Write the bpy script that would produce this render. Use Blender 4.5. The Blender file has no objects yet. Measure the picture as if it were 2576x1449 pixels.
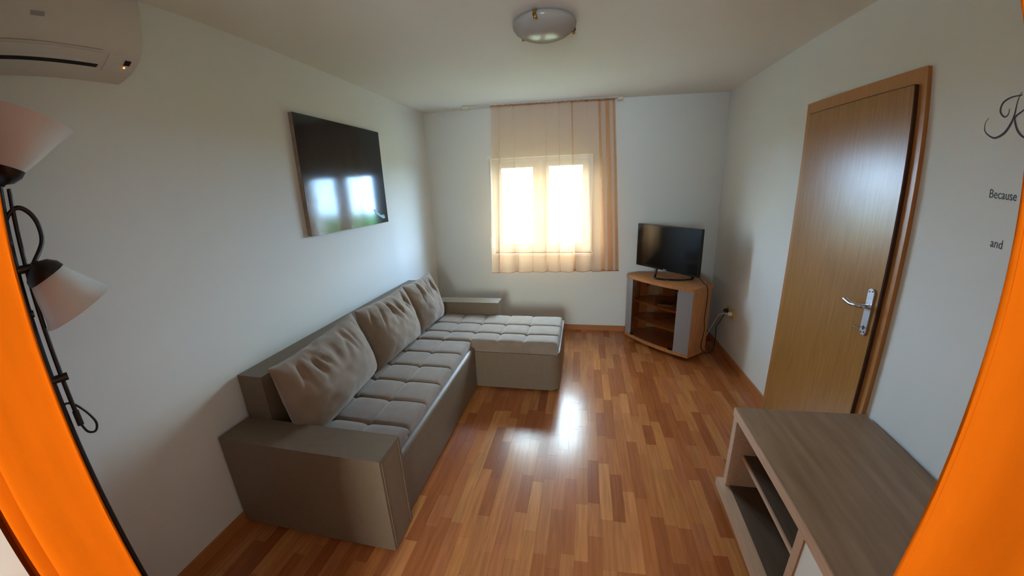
import bpy, bmesh, math, random
import numpy as np
from mathutils import Matrix, Vector, noise as mnoise

S = bpy.context.scene
COL = S.collection
PI = math.pi
rad = math.radians

# ------------------------------------------------------------------ camera
# wide phone lens: position, attitude and lens curve solved from the straight edges of the room
YAW, PITCH, ROLL = 0.2007821, -0.2712375, 0.0402870
CAM = np.array([0.0, 0.0, 1.62198])
K1, K3, K4 = 1.1027875, -0.4237717, 0.1946810        # theta = K1 r + K3 r^3 + K4 r^4, r in 1000 px
W, H = 2576, 1449


def cam_rot():
    cy, sy = math.cos(YAW), math.sin(YAW)
    cp, sp = math.cos(PITCH), math.sin(PITCH)
    cr, sr = math.cos(ROLL), math.sin(ROLL)
    Rz = np.array([[cy, -sy, 0], [sy, cy, 0], [0, 0, 1]])
    Rx = np.array([[1, 0, 0], [0, cp, -sp], [0, sp, cp]])
    Ry = np.array([[cr, 0, sr], [0, 1, 0], [-sr, 0, cr]])
    return Rz @ Rx @ Ry


RM = cam_rot()
cd = bpy.data.cameras.new('camera')
co = bpy.data.objects.new('camera', cd)
COL.objects.link(co)
m4 = Matrix.Identity(4)
for i in range(3):
    m4[i][0], m4[i][1], m4[i][2], m4[i][3] = RM[i, 0], RM[i, 2], -RM[i, 1], CAM[i]
co.matrix_world = m4
cd.type = 'PANO'
cd.panorama_type = 'FISHEYE_LENS_POLYNOMIAL'
cd.sensor_fit = 'HORIZONTAL'
cd.sensor_width, cd.sensor_height = 25.76, 14.49
cd.fisheye_fov = rad(170)
cd.fisheye_polynomial_k0 = 0
cd.fisheye_polynomial_k1 = -K1 / 10
cd.fisheye_polynomial_k2 = 0
cd.fisheye_polynomial_k3 = -K3 / 1000
cd.fisheye_polynomial_k4 = -K4 / 10000
cd.clip_start = 0.01
S.camera = co


def at(px, py, axis, val):
    """photo pixel -> point on the plane axis = val"""
    u, v = (px - W / 2) / 1000, -(py - H / 2) / 1000
    r = math.hypot(u, v)
    th = K1 * r + K3 * r ** 3 + K4 * r ** 4
    s = math.sin(th) / max(r, 1e-9)
    d = RM @ np.array([u * s, math.cos(th), v * s])
    k = 'xyz'.index(axis)
    return Vector(CAM + d * (val - CAM[k]) / d[k])


_rs = np.linspace(0, 1.6, 4000)
_ts = K1 * _rs + K3 * _rs ** 3 + K4 * _rs ** 4


def proj(p):
    d = (np.array(p, float) - CAM) @ RM
    d /= np.linalg.norm(d)
    r = np.interp(math.acos(d[1]), _ts, _rs)
    s = math.hypot(d[0], d[2])
    return W / 2 + 1000 * r * d[0] / s, H / 2 - 1000 * r * d[2] / s


# ------------------------------------------------------------------ room numbers (metres)
XL, XR, YB, HC = -1.7237, 1.3656, 3.990, 2.449
YF0, YF1 = -0.05, 0.15            # wall with the curtained opening
YR = -2.3                         # end wall of the room behind the camera
WX0, WX1, WZ0, WZ1 = -1.0, 0.095, 0.90, 1.94      # window opening

# ------------------------------------------------------------------ world, sun, portals, exposure
wd = bpy.data.worlds.new('world')
S.world = wd
wd.use_nodes = True
wn, wl = wd.node_tree.nodes, wd.node_tree.links
wn.clear()
w_out = wn.new('ShaderNodeOutputWorld')
w_bg = wn.new('ShaderNodeBackground')
w_tc = wn.new('ShaderNodeTexCoord')
w_no = wn.new('ShaderNodeTexNoise')
w_no.inputs['Scale'].default_value = 2.2
w_no.inputs['Detail'].default_value = 1
w_rm = wn.new('ShaderNodeValToRGB')
w_rm.color_ramp.elements[0].position = .40
w_rm.color_ramp.elements[0].color = (.38, .62, 1.0, 1)
w_rm.color_ramp.elements[1].position = .66
w_rm.color_ramp.elements[1].color = (.70, .89, 1.0, 1)
wl.new(w_tc.outputs['Generated'], w_no.inputs['Vector'])
wl.new(w_no.outputs['Fac'], w_rm.inputs['Fac'])
wl.new(w_rm.outputs['Color'], w_bg.inputs['Color'])
wl.new(w_bg.outputs['Background'], w_out.inputs['Surface'])
w_bg.inputs['Strength'].default_value = 8.0

def portal(name, loc, rx, sx, sy):
    d = bpy.data.lights.new(name, 'AREA')
    d.shape = 'RECTANGLE'
    d.size, d.size_y = sx, sy
    d.cycles.is_portal = True
    o = bpy.data.objects.new(name, d)
    COL.objects.link(o)
    o.location = loc
    o.rotation_euler = (rx, 0, 0)


portal('sky_portal', ((WX0 + WX1) / 2, YB + .285, (WZ0 + WZ1) / 2), rad(-90), WX1 - WX0, WZ1 - WZ0)
RW = (-0.75, 0.25, 1.0, 2.05)  # opening of the added rear window, sized for fill light
portal('sky_portal_rear', ((RW[0] + RW[1]) / 2, YR - .19, (RW[2] + RW[3]) / 2), rad(90), RW[1] - RW[0], RW[3] - RW[2])

vs = S.view_settings
vs.view_transform = 'Standard'
vs.look = 'None'
vs.gamma = 1.0
vs.use_curve_mapping = False
vs.exposure = 3.25
cy = S.cycles
cy.use_denoising = True
cy.max_bounces = 7
cy.diffuse_bounces = 5
cy.glossy_bounces = 3
cy.transmission_bounces = 4
cy.transparent_max_bounces = 12
cy.use_adaptive_sampling = True
cy.adaptive_threshold = .06
cy.sample_clamp_indirect = 6.0
cy.caustics_reflective = False
cy.caustics_refractive = False


# ------------------------------------------------------------------ materials
def lin(c):
    return tuple(((v / 255) / 12.92 if v / 255 <= .04045 else ((v / 255 + .055) / 1.055) ** 2.4) for v in c)


def mat(name, rgb, rough=.5, metal=0.0, spec=.5, var=0.0, vscale=6.0, vstretch=(1, 1, 1), bump=0.0, bscale=200.0,
        coat=0.0, sheen=0.0, rgb2=None, detail=4.0):
    m = bpy.data.materials.new(name)
    m.use_nodes = True
    n, l = m.node_tree.nodes, m.node_tree.links
    b = n['Principled BSDF']
    c = lin(rgb)
    b.inputs['Base Color'].default_value = (*c, 1)
    b.inputs['Roughness'].default_value = rough
    b.inputs['Metallic'].default_value = metal
    b.inputs['Specular IOR Level'].default_value = spec
    b.inputs['Coat Weight'].default_value = coat
    b.inputs['Coat Roughness'].default_value = .12
    b.inputs['Sheen Weight'].default_value = sheen
    tc = n.new('ShaderNodeTexCoord')
    if var or rgb2:
        mp = n.new('ShaderNodeMapping')
        mp.inputs['Scale'].default_value = vstretch
        l.new(tc.outputs['Object'], mp.inputs['Vector'])
        no = n.new('ShaderNodeTexNoise')
        no.inputs['Scale'].default_value = vscale
        no.inputs['Detail'].default_value = detail
        l.new(mp.outputs['Vector'], no.inputs['Vector'])
        rp = n.new('ShaderNodeValToRGB')
        rp.color_ramp.elements[0].position = .3
        rp.color_ramp.elements[1].position = .7
        if rgb2:
            rp.color_ramp.elements[0].color = (*c, 1)
            rp.color_ramp.elements[1].color = (*lin(rgb2), 1)
        else:
            rp.color_ramp.elements[0].color = (*[v * (1 - var) for v in c], 1)
            rp.color_ramp.elements[1].color = (*[min(1, v * (1 + var)) for v in c], 1)
        l.new(no.outputs['Fac'], rp.inputs['Fac'])
        l.new(rp.outputs['Color'], b.inputs['Base Color'])
    if bump:
        nb = n.new('ShaderNodeTexNoise')
        nb.inputs['Scale'].default_value = bscale
        nb.inputs['Detail'].default_value = 3
        l.new(tc.outputs['Object'], nb.inputs['Vector'])
        bp = n.new('ShaderNodeBump')
        bp.inputs['Strength'].default_value = bump
        bp.inputs['Distance'].default_value = .002
        l.new(nb.outputs['Fac'], bp.inputs['Height'])
        l.new(bp.outputs['Normal'], b.inputs['Normal'])
    return m


def cloth(name, rgb, trans=0.0, transl=.5, var=.08, vscale=60, vstretch=(1, 1, 1)):
    """thin fabric: see-through share, then diffuse and translucent"""
    m = bpy.data.materials.new(name)
    m.use_nodes = True
    n, l = m.node_tree.nodes, m.node_tree.links
    n.clear()
    out = n.new('ShaderNodeOutputMaterial')
    tc = n.new('ShaderNodeTexCoord')
    mp = n.new('ShaderNodeMapping')
    mp.inputs['Scale'].default_value = vstretch
    l.new(tc.outputs['Object'], mp.inputs['Vector'])
    no = n.new('ShaderNodeTexNoise')
    no.inputs['Scale'].default_value = vscale
    no.inputs['Detail'].default_value = 3
    l.new(mp.outputs['Vector'], no.inputs['Vector'])
    rp = n.new('ShaderNodeValToRGB')
    c = lin(rgb)
    rp.color_ramp.elements[0].position, rp.color_ramp.elements[1].position = .3, .7
    rp.color_ramp.elements[0].color = (*[v * (1 - var) for v in c], 1)
    rp.color_ramp.elements[1].color = (*[min(1, v * (1 + var)) for v in c], 1)
    l.new(no.outputs['Fac'], rp.inputs['Fac'])
    di = n.new('ShaderNodeBsdfDiffuse')
    tr = n.new('ShaderNodeBsdfTranslucent')
    l.new(rp.outputs['Color'], di.inputs['Color'])
    l.new(rp.outputs['Color'], tr.inputs['Color'])
    mx = n.new('ShaderNodeMixShader')
    mx.inputs[0].default_value = transl
    l.new(di.outputs[0], mx.inputs[1])
    l.new(tr.outputs[0], mx.inputs[2])
    last = mx
    if trans:
        tp = n.new('ShaderNodeBsdfTransparent')
        tp.inputs['Color'].default_value = (1, .99, .97, 1)
        m2 = n.new('ShaderNodeMixShader')
        m2.inputs[0].default_value = trans
        l.new(mx.outputs[0], m2.inputs[1])
        l.new(tp.outputs[0], m2.inputs[2])
        last = m2
    l.new(last.outputs[0], out.inputs['Surface'])
    return m


def pane_mat(name, rgb, gloss=.06):
    """thin flat glass: tinted transmission and a mirror share"""
    m = bpy.data.materials.new(name)
    m.use_nodes = True
    n, l = m.node_tree.nodes, m.node_tree.links
    n.clear()
    out = n.new('ShaderNodeOutputMaterial')
    tp = n.new('ShaderNodeBsdfTransparent')
    tp.inputs['Color'].default_value = (*lin(rgb), 1)
    gl = n.new('ShaderNodeBsdfGlossy')
    gl.inputs['Roughness'].default_value = .03
    lw = n.new('ShaderNodeLayerWeight')      # same reflectance from both sides of the sheet
    lw.inputs['Blend'].default_value = .5
    pw = n.new('ShaderNodeMath')
    pw.operation = 'POWER'
    pw.inputs[1].default_value = 4.0
    fr = n.new('ShaderNodeMath')
    fr.operation = 'MULTIPLY_ADD'
    fr.inputs[1].default_value = .8
    fr.inputs[2].default_value = .035
    l.new(lw.outputs['Facing'], pw.inputs[0])
    l.new(pw.outputs[0], fr.inputs[0])
    mx = n.new('ShaderNodeMixShader')
    l.new(fr.outputs[0], mx.inputs[0])
    l.new(tp.outputs[0], mx.inputs[1])
    l.new(gl.outputs[0], mx.inputs[2])
    l.new(mx.outputs[0], out.inputs['Surface'])
    return m


def plank_mat(name, use_attr):
    m = bpy.data.materials.new(name)
    m.use_nodes = True
    n, l = m.node_tree.nodes, m.node_tree.links
    b = n['Principled BSDF']
    if use_attr:
        a = n.new('ShaderNodeAttribute')
        a.attribute_name = 'plank_tone'
        csock = a.outputs['Color']
    else:
        a = n.new('ShaderNodeObjectInfo')
        csock = a.outputs['Color']
    ge = n.new('ShaderNodeNewGeometry')
    mp = n.new('ShaderNodeMapping')
    mp.inputs['Scale'].default_value = (60, 4, 4)
    l.new(ge.outputs['Position'], mp.inputs['Vector'])
    no = n.new('ShaderNodeTexNoise')
    no.inputs['Scale'].default_value = 1.0
    no.inputs['Detail'].default_value = 6
    no.inputs['Distortion'].default_value = .6
    l.new(mp.outputs['Vector'], no.inputs['Vector'])
    mr = n.new('ShaderNodeMapRange')
    mr.inputs[1].default_value, mr.inputs[2].default_value = .3, .7
    mr.inputs[3].default_value, mr.inputs[4].default_value = .80, 1.14
    l.new(no.outputs['Fac'], mr.inputs[0])
    mu = n.new('ShaderNodeMix')
    mu.data_type = 'RGBA'
    mu.blend_type = 'MULTIPLY'
    mu.inputs[0].default_value = 1.0
    l.new(csock, mu.inputs[6])
    l.new(mr.outputs[0], mu.inputs[7])
    l.new(mu.outputs[2], b.inputs['Base Color'])
    b.inputs['Roughness'].default_value = .23
    b.inputs['Specular IOR Level'].default_value = .45
    return m


M = {}
M['wall'] = mat('wall_paint', (222, 223, 219), .9, spec=.2)
M['ceil'] = mat('ceiling_paint', (224, 220, 212), .95, spec=.15)
M['plank'] = plank_mat('laminate_strip', False)
M['planks'] = plank_mat('laminate_strips_joined', True)
M['floor'] = mat('floor_underlay', (110, 66, 38), .6)
M['base'] = mat('baseboard_wood', (176, 112, 62), .4, var=.12, vscale=9, vstretch=(8, 8, 40))
M['doorw'] = mat('door_beech_veneer', (170, 122, 62), .28, spec=.5, var=.10, vscale=7, vstretch=(6, 14, .7), rgb2=(150, 102, 48), detail=8)
M['casing'] = mat('casing_beech', (178, 120, 64), .35, var=.10, vscale=8, vstretch=(6, 10, .6))
M['pvc'] = mat('white_pvc', (232, 232, 228), .35)
M['sash'] = mat('sash_pvc', (222, 221, 218), .35)
M['pane'] = pane_mat('window_glass', (246, 250, 250))
M['pane_fill_warm'] = pane_mat('warm_fill_glass', (250, 240, 224))  # warm tint added to colour the fill light through the rear window
M['sheer'] = cloth('peach_sheer', (240, 180, 126), trans=.70, transl=.6, var=.05, vscale=30, vstretch=(1, 1, .1))
M['sheerhem'] = cloth('peach_sheer_hem', (205, 150, 108), trans=.15, transl=.5)
M['orange'] = cloth('orange_cotton', (206, 92, 10), transl=.15, var=.07, vscale=9, vstretch=(3, 3, .5))
M['rail'] = mat('rail_white_plastic', (200, 194, 182), .4)
M['cream'] = mat('cream_plastic', (214, 206, 176), .45)
M['leather'] = mat('taupe_leatherette', (116, 99, 82), .42, spec=.4, var=.05, vscale=30, bump=.2, bscale=420)
M['suede'] = mat('taupe_microfibre', (134, 117, 104), .85, spec=.2, var=.10, vscale=14, bump=.15, bscale=300, sheen=.35)
M['cushion'] = mat('cushion_microfibre', (138, 119, 102), .85, spec=.2, var=.10, vscale=10, bump=.2, bscale=300, sheen=.35)
M['gap_shade'] = mat('gap_shade_brown', (64, 40, 22), .7)  # shade of the gap round the door leaf, as a dark brown
M['dark'] = mat('dark_gap', (26, 22, 20), .8)
M['beech'] = mat('beech_foil', (196, 134, 82), .45, var=.10, vscale=9, vstretch=(5, 5, 1), rgb2=(178, 114, 66))
M['beechin'] = mat('beech_foil_flat', (200, 146, 96), .5, var=.10, vscale=7, vstretch=(1, 6, 6))
M['grey'] = mat('silver_grey_foil', (152, 150, 152), .38, spec=.5)
M['smoke'] = pane_mat('smoked_glass', (222, 204, 186))
M['black'] = mat('black_gloss_plastic', (12, 12, 13), .22, spec=.5)
M['blackm'] = mat('black_matt_plastic', (20, 19, 19), .5)
M['screen'] = mat('screen_glass', (6, 7, 9), .10, spec=.5)
M['lampblk'] = mat('lamp_black_metal', (16, 15, 15), .38, metal=.0, spec=.6)
M['chrome'] = mat('brushed_steel', (196, 198, 204), .22, metal=1.0)
M['plate'] = mat('satin_aluminium', (192, 194, 200), .38, metal=.85)
M['brass'] = mat('brass', (190, 158, 96), .25, metal=1.0)
M['ac'] = mat('ac_white_plastic', (206, 199, 190), .42, spec=.4)
M['acslot'] = mat('ac_slot', (14, 13, 12), .7)
M['oak'] = mat('grey_oak_foil', (160, 130, 102), .42, var=.2, vscale=5, vstretch=(4, .35, 4), rgb2=(126, 97, 72), detail=9)
M['oakedge'] = mat('pale_oak_edge', (190, 156, 130), .45, var=.1, vscale=6, vstretch=(12, 1, 12))
M['oakin'] = mat('oak_inside_shaded', (88, 68, 52), .5, var=.15, vscale=5, vstretch=(12, 1, 12))  # shade of the cabinet recess put into a darker oak colour
M['white'] = mat('white_lacquer', (226, 228, 222), .35)
M['socket'] = mat('socket_yellowed', (205, 178, 104), .45)
M['ink'] = mat('decal_ink', (38, 38, 46), .6)
M['canvas'] = mat('canvas_side', (150, 138, 122), .7, var=.15, vscale=30)
M['print'] = mat('black_print', (6, 5, 7), .10, spec=.42)
M['teal'] = mat('teal_print', (46, 150, 140), .35, rgb2=(20, 80, 90), vscale=60)
M['grass'] = mat('lawn_green', (92, 100, 74), .9, rgb2=(78, 88, 60), vscale=3)
M['hedge'] = mat('hedge_green', (70, 110, 48), .9, rgb2=(44, 78, 30), vscale=14)

mg = bpy.data.materials.new('opal_glass')
mg.use_nodes = True
_b = mg.node_tree.nodes['Principled BSDF']
_b.inputs['Base Color'].default_value = (*lin((196, 188, 178)), 1)
_b.inputs['Roughness'].default_value = .16
_b.inputs['Subsurface Weight'].default_value = .0
_b.inputs['Transmission Weight'].default_value = .0
_n, _l = mg.node_tree.nodes, mg.node_tree.links
_tr = _n.new('ShaderNodeBsdfTranslucent')
_tr.inputs['Color'].default_value = (*lin((206, 194, 180)), 1)
_mx = _n.new('ShaderNodeMixShader')
_mx.inputs[0].default_value = .4
_l.new(_b.outputs[0], _mx.inputs[1])
_l.new(_tr.outputs[0], _mx.inputs[2])
_l.new(_mx.outputs[0], _n['Material Output'].inputs['Surface'])
M['opal'] = mg
mo = mg.copy()
mo.name = 'opal_lamp_shade'
mo.node_tree.nodes['Principled BSDF'].inputs['Base Color'].default_value = (*lin((242, 242, 238)), 1)
mo.node_tree.nodes['Translucent BSDF'].inputs['Color'].default_value = (*lin((240, 240, 236)), 1)
mo.node_tree.nodes['Mix Shader'].inputs[0].default_value = .22
M['shade'] = mo

me_ = bpy.data.materials.new('led_red')
me_.use_nodes = True
_b = me_.node_tree.nodes['Principled BSDF']
_b.inputs['Base Color'].default_value = (1, .2, .08, 1)
_b.inputs['Emission Color'].default_value = (1, .22, .06, 1)
_b.inputs['Emission Strength'].default_value = .45
M['led'] = me_


# ------------------------------------------------------------------ mesh helpers
def link(name, me, mt, parent=None, loc=None):
    o = bpy.data.objects.new(name, me)
    COL.objects.link(o)
    if mt is not None and not me.materials:
        me.materials.append(mt if not isinstance(mt, str) else M[mt])
    if parent is not None:
        o.parent = parent
    if loc is not None:
        o.location = loc
    return o


def obj(name, bm, mt, parent=None, smooth=None, bevel=0, bseg=2, loc=None):
    if bevel:
        bmesh.ops.bevel(bm, geom=[e for e in bm.edges if len(e.link_faces) == 2 and e.calc_face_angle(0) > .5],
                        offset=bevel, segments=bseg, profile=.5, affect='EDGES', clamp_overlap=True)
    bmesh.ops.recalc_face_normals(bm, faces=bm.faces)
    me = bpy.data.meshes.new(name)
    bm.to_mesh(me)
    bm.free()
    if smooth is None and bevel:
        smooth = 45
    if smooth:
        me.shade_smooth()
        me.set_sharp_from_angle(angle=rad(smooth))
    return link(name, me, mt, parent, loc)


def box(bm, x0, x1, y0, y1, z0, z1):
    v = [bm.verts.new((x, y, z)) for z in (z0, z1) for y in (y0, y1) for x in (x0, x1)]
    for f in ((0, 2, 3, 1), (4, 5, 7, 6), (0, 1, 5, 4), (2, 6, 7, 3), (0, 4, 6, 2), (1, 3, 7, 5)):
        bm.faces.new([v[i] for i in f])
    return v


def bx(*a):
    bm = bmesh.new()
    box(bm, *a)
    return bm


def prism(bm, pts, z0, z1):
    lo = [bm.verts.new((p[0], p[1], z0)) for p in pts]
    hi = [bm.verts.new((p[0], p[1], z1)) for p in pts]
    n = len(pts)
    bm.faces.new(lo[::-1])
    bm.faces.new(hi)
    for i in range(n):
        bm.faces.new((lo[i], lo[(i + 1) % n], hi[(i + 1) % n], hi[i]))


def prism_x(bm, pts, x0, x1):
    """outline in (y, z) extruded along x"""
    lo = [bm.verts.new((x0, p[0], p[1])) for p in pts]
    hi = [bm.verts.new((x1, p[0], p[1])) for p in pts]
    n = len(pts)
    bm.faces.new(lo[::-1])
    bm.faces.new(hi)
    for i in range(n):
        bm.faces.new((lo[i], lo[(i + 1) % n], hi[(i + 1) % n], hi[i]))


def prism_y(bm, pts, y0, y1):
    """outline in (x, z) extruded along y"""
    lo = [bm.verts.new((p[0], y0, p[1])) for p in pts]
    hi = [bm.verts.new((p[0], y1, p[1])) for p in pts]
    n = len(pts)
    bm.faces.new(lo[::-1])
    bm.faces.new(hi)
    for i in range(n):
        bm.faces.new((lo[i], lo[(i + 1) % n], hi[(i + 1) % n], hi[i]))


def lathe(bm, prof, seg=32, mtx=None, caps=True):
    """profile of (radius, height) about z"""
    rings = []
    for r, z in prof:
        if r < 1e-6:
            rings.append([bm.verts.new((0, 0, z))])
        else:
            rings.append([bm.verts.new((r * math.cos(2 * PI * k / seg), r * math.sin(2 * PI * k / seg), z)) for k in range(seg)])
    for a, b in zip(rings, rings[1:]):
        for k in range(seg):
            k2 = (k + 1) % seg
            if len(a) == 1 and len(b) == 1:
                continue
            if len(a) == 1:
                bm.faces.new((a[0], b[k], b[k2]))
            elif len(b) == 1:
                bm.faces.new((a[k], a[k2], b[0]))
            else:
                bm.faces.new((a[k], a[k2], b[k2], b[k]))
    if caps:
        for r in (rings[0], rings[-1]):
            if len(r) > 1:
                bm.faces.new(r)
    if mtx is not None:
        vs_ = [v for r in rings for v in r]
        bmesh.ops.transform(bm, matrix=mtx, verts=vs_)


def smooth_path(pts, n=8):
    pts = [Vector(p) for p in pts]
    out = []
    for i in range(len(pts) - 1):
        p0, p1, p2, p3 = pts[max(i - 1, 0)], pts[i], pts[i + 1], pts[min(i + 2, len(pts) - 1)]
        for k in range(n):
            t = k / n
            out.append(.5 * ((2 * p1) + (p2 - p0) * t + (2 * p0 - 5 * p1 + 4 * p2 - p3) * t * t + (3 * p1 - p0 - 3 * p2 + p3) * t ** 3))
    out.append(pts[-1])
    return out


def tube(bm, pts, r, seg=10, squash=1.0):
    pts = [Vector(p) for p in pts]
    up = Vector((0, 0, 1))
    prev = None
    rings = []
    for i, p in enumerate(pts):
        t = (pts[min(i + 1, len(pts) - 1)] - pts[max(i - 1, 0)]).normalized()
        if prev is None:
            a = t.cross(up)
            if a.length < .05:
                a = t.cross(Vector((1, 0, 0)))
        else:
            a = prev - t * prev.dot(t)
        a.normalize()
        prev = a
        b = t.cross(a)
        rr = r[i] if isinstance(r, (list, tuple)) else r
        rings.append([bm.verts.new(p + a * rr * math.cos(2 * PI * k / seg) + b * rr * squash * math.sin(2 * PI * k / seg)) for k in range(seg)])
    for A, B in zip(rings, rings[1:]):
        for k in range(seg):
            bm.faces.new((A[k], A[(k + 1) % seg], B[(k + 1) % seg], B[k]))
    bm.faces.new(rings[0][::-1])
    bm.faces.new(rings[-1])


def tb(pts, r, seg=10, squash=1.0):
    bm = bmesh.new()
    tube(bm, pts, r, seg, squash)
    return bm


def empty(name, loc=(0, 0, 0), rz=0):
    o = bpy.data.objects.new(name, None)
    o.empty_display_size = .1
    COL.objects.link(o)
    o.location = loc
    o.rotation_euler = (0, 0, rz)
    return o


def tag(o, label=None, cat=None, group=None, kind=None):
    if label:
        o['label'] = label
    if cat:
        o['category'] = cat
    if group:
        o['group'] = group
    if kind:
        o['kind'] = kind
    return o


def struct(name, bm, mt, label=None, cat=None, **k):
    o = obj(name, bm, mt, **k)
    return tag(o, label, cat, kind='structure')


# ------------------------------------------------------------------ room shell
bm = bx(XL - .3, XR + .3, YR - .3, YB + .3, -.12, -.004)
floor = struct('floor', bm, 'floor', 'warm red-brown laminate strip floor of the living room', 'floor')
struct('ceiling', bx(XL - .3, XR + .3, YR - .3, YB + .3, HC, HC + .2), 'ceil', 'plain white painted ceiling', 'ceiling')
struct('wall_left', bx(XL - .25, XL, YR - .3, YB + .3, -.1, HC), 'wall', 'white wall behind the sofa and the black picture', 'wall')
struct('wall_right', bx(XR, XR + .25, YR - .3, YB + .3, -.1, HC), 'wall', 'white wall that holds the wooden door and the lettering', 'wall')
bm = bmesh.new()
box(bm, XL, WX0, YB, YB + .3, -.1, HC)
box(bm, WX1, XR, YB, YB + .3, -.1, HC)
box(bm, WX0, WX1, YB, YB + .3, -.1, WZ0)
box(bm, WX0, WX1, YB, YB + .3, WZ1, HC)
struct('wall_back', bm, 'wall', 'white wall with the curtained window', 'wall')
bm = bmesh.new()
box(bm, XL, -1.03, YF0, YF1, -.1, HC)
box(bm, .78, XR, YF0, YF1, -.1, HC)
box(bm, -1.03, .78, YF0, YF1, 2.22, HC)
struct('wall_front', bm, 'wall', 'white wall around the opening hung with orange curtains', 'wall')
bm = bmesh.new()
box(bm, XL, RW[0], YR - .2, YR, -.1, HC)
box(bm, RW[1], XR, YR - .2, YR, -.1, HC)
box(bm, RW[0], RW[1], YR - .2, YR, -.1, RW[2])
box(bm, RW[0], RW[1], YR - .2, YR, RW[3], HC)
struct('wall_rear', bm, 'wall', 'white end wall of the room behind the orange curtains', 'wall')

# baseboards
def board(name, pts, label):
    struct(name, pts, 'base', label, 'baseboard', bevel=.004, bseg=2)


DY0, DY1 = 1.687, 2.585          # door casing
board('baseboard_back', bx(XL + .015, XR - .015, YB - .015, YB, 0, .06), 'narrow wooden baseboard under the window wall')
board('baseboard_left', bx(XL, XL + .015, YF1, YB, 0, .06), 'narrow wooden baseboard along the sofa wall')
bm = bmesh.new()
box(bm, XR - .015, XR, DY1 + .001, YB, 0, .06)
box(bm, XR - .015, XR, YF1, DY0 - .001, 0, .06)
board('baseboard_right', bm, 'narrow wooden baseboard along the door wall')

# floor strips ------------------------------------------------------
random.seed(7)
SW = .0625
TONES = [(184, 116, 64), (176, 106, 57), (168, 98, 52), (162, 92, 49), (172, 102, 60), (188, 122, 70), (178, 110, 62), (162, 92, 50), (152, 84, 45), (182, 114, 66)]
pieces = []
k = -29
while .052 + SW * k < XR:
    x0, x1 = max(.052 + SW * k, XL + .001), min(.052 + SW * (k + 1), XR - .001)
    k += 1
    if x1 - x0 < .004:
        continue
    y = YF1 - random.uniform(0, .4)
    while y < YB:
        ln = random.choice((.20, .26, .32, .32, .40, .46, .46))
        y0, y1 = max(y, YF1 - .02), min(y + ln, YB - .001)
        y += ln
        if y1 - y0 < .01:
            continue
        pieces.append((x0, x1, y0, y1, lin(random.choice(TONES)), random.uniform(.92, 1.05)))


def floor_rank(p):
    xm, ym = (p[0] + p[1]) / 2, (p[2] + p[3]) / 2
    hid = (xm < -.86 and 1.12 < ym < 3.35) or (xm < -.2 and 2.62 < ym < 3.35) or (xm > .76 and ym < 1.66) or (xm > .5 and ym > 3.9 - (xm - .45) * 1.15 + .08)
    if hid or ym < .9 and xm > -1.3:
        return 0
    u, v = proj((xm, ym, 0))
    if not (-20 < u < W + 20 and -20 < v < H + 20):
        return 0
    d2 = xm * xm + ym * ym + CAM[2] ** 2
    return (p[1] - p[0]) * (p[3] - p[2]) / d2 ** 1.5


pieces.sort(key=floor_rank, reverse=True)
plank_meshes = {}
for i, (x0, x1, y0, y1, c, g) in enumerate(pieces[:300]):
    w_, l_ = round(x1 - x0, 4), round(y1 - y0, 4)
    if (w_, l_) not in plank_meshes:
        pm = bmesh.new()
        e = .0003
        box(pm, -w_ / 2 + e, w_ / 2 - e, -l_ / 2 + e, l_ / 2 - e, -.004, 0)
        bmesh.ops.recalc_face_normals(pm, faces=pm.faces)
        me = bpy.data.meshes.new('floor_strip')
        pm.to_mesh(me)
        pm.free()
        me.materials.append(M['plank'])
        plank_meshes[(w_, l_)] = me
    o = bpy.data.objects.new('floor_strip', plank_meshes[(w_, l_)])
    COL.objects.link(o)
    o.parent = floor
    o.location = ((x0 + x1) / 2, (y0 + y1) / 2, 0)
    o.color = (c[0] * g, c[1] * g, c[2] * g, 1)
bm = bmesh.new()
lay = bm.loops.layers.float_color.new('plank_tone')
for (x0, x1, y0, y1, c, g) in pieces[300:]:
    e = .0003
    n0 = len(bm.faces)
    box(bm, x0 + e, x1 - e, y0 + e, y1 - e, -.004, 0)
    bm.faces.ensure_lookup_table()
    for f in bm.faces[n0:]:
        for lp in f.loops:
            lp[lay] = (c[0] * g, c[1] * g, c[2] * g, 1)
rest = obj('floor_strips', bm, 'planks', floor)
rest['kind'] = 'stuff'
bm = bx(XL + .001, XR - .001, YR, YF1 - .021, -.004, 0)
obj('rear_flooring', bm, 'base', floor)

# ------------------------------------------------------------------ window
win = empty('window_1', ((WX0 + WX1) / 2, YB + .1, WZ0))
tag(win, 'white two-sash window behind the sheer peach curtain', 'window', kind='structure')


def frame_bm(x0, x1, z0, z1, y0, y1, t):
    bm = bmesh.new()
    box(bm, x0, x0 + t, y0, y1, z0, z1)
    box(bm, x1 - t, x1, y0, y1, z0, z1)
    box(bm, x0 + t, x1 - t, y0, y1, z0, z0 + t)
    box(bm, x0 + t, x1 - t, y0, y1, z1 - t, z1)
    return bm


def child(o, parent):
    o.parent = parent
    o.matrix_parent_inverse = Matrix.Translation(parent.location).inverted()
    return o


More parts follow.
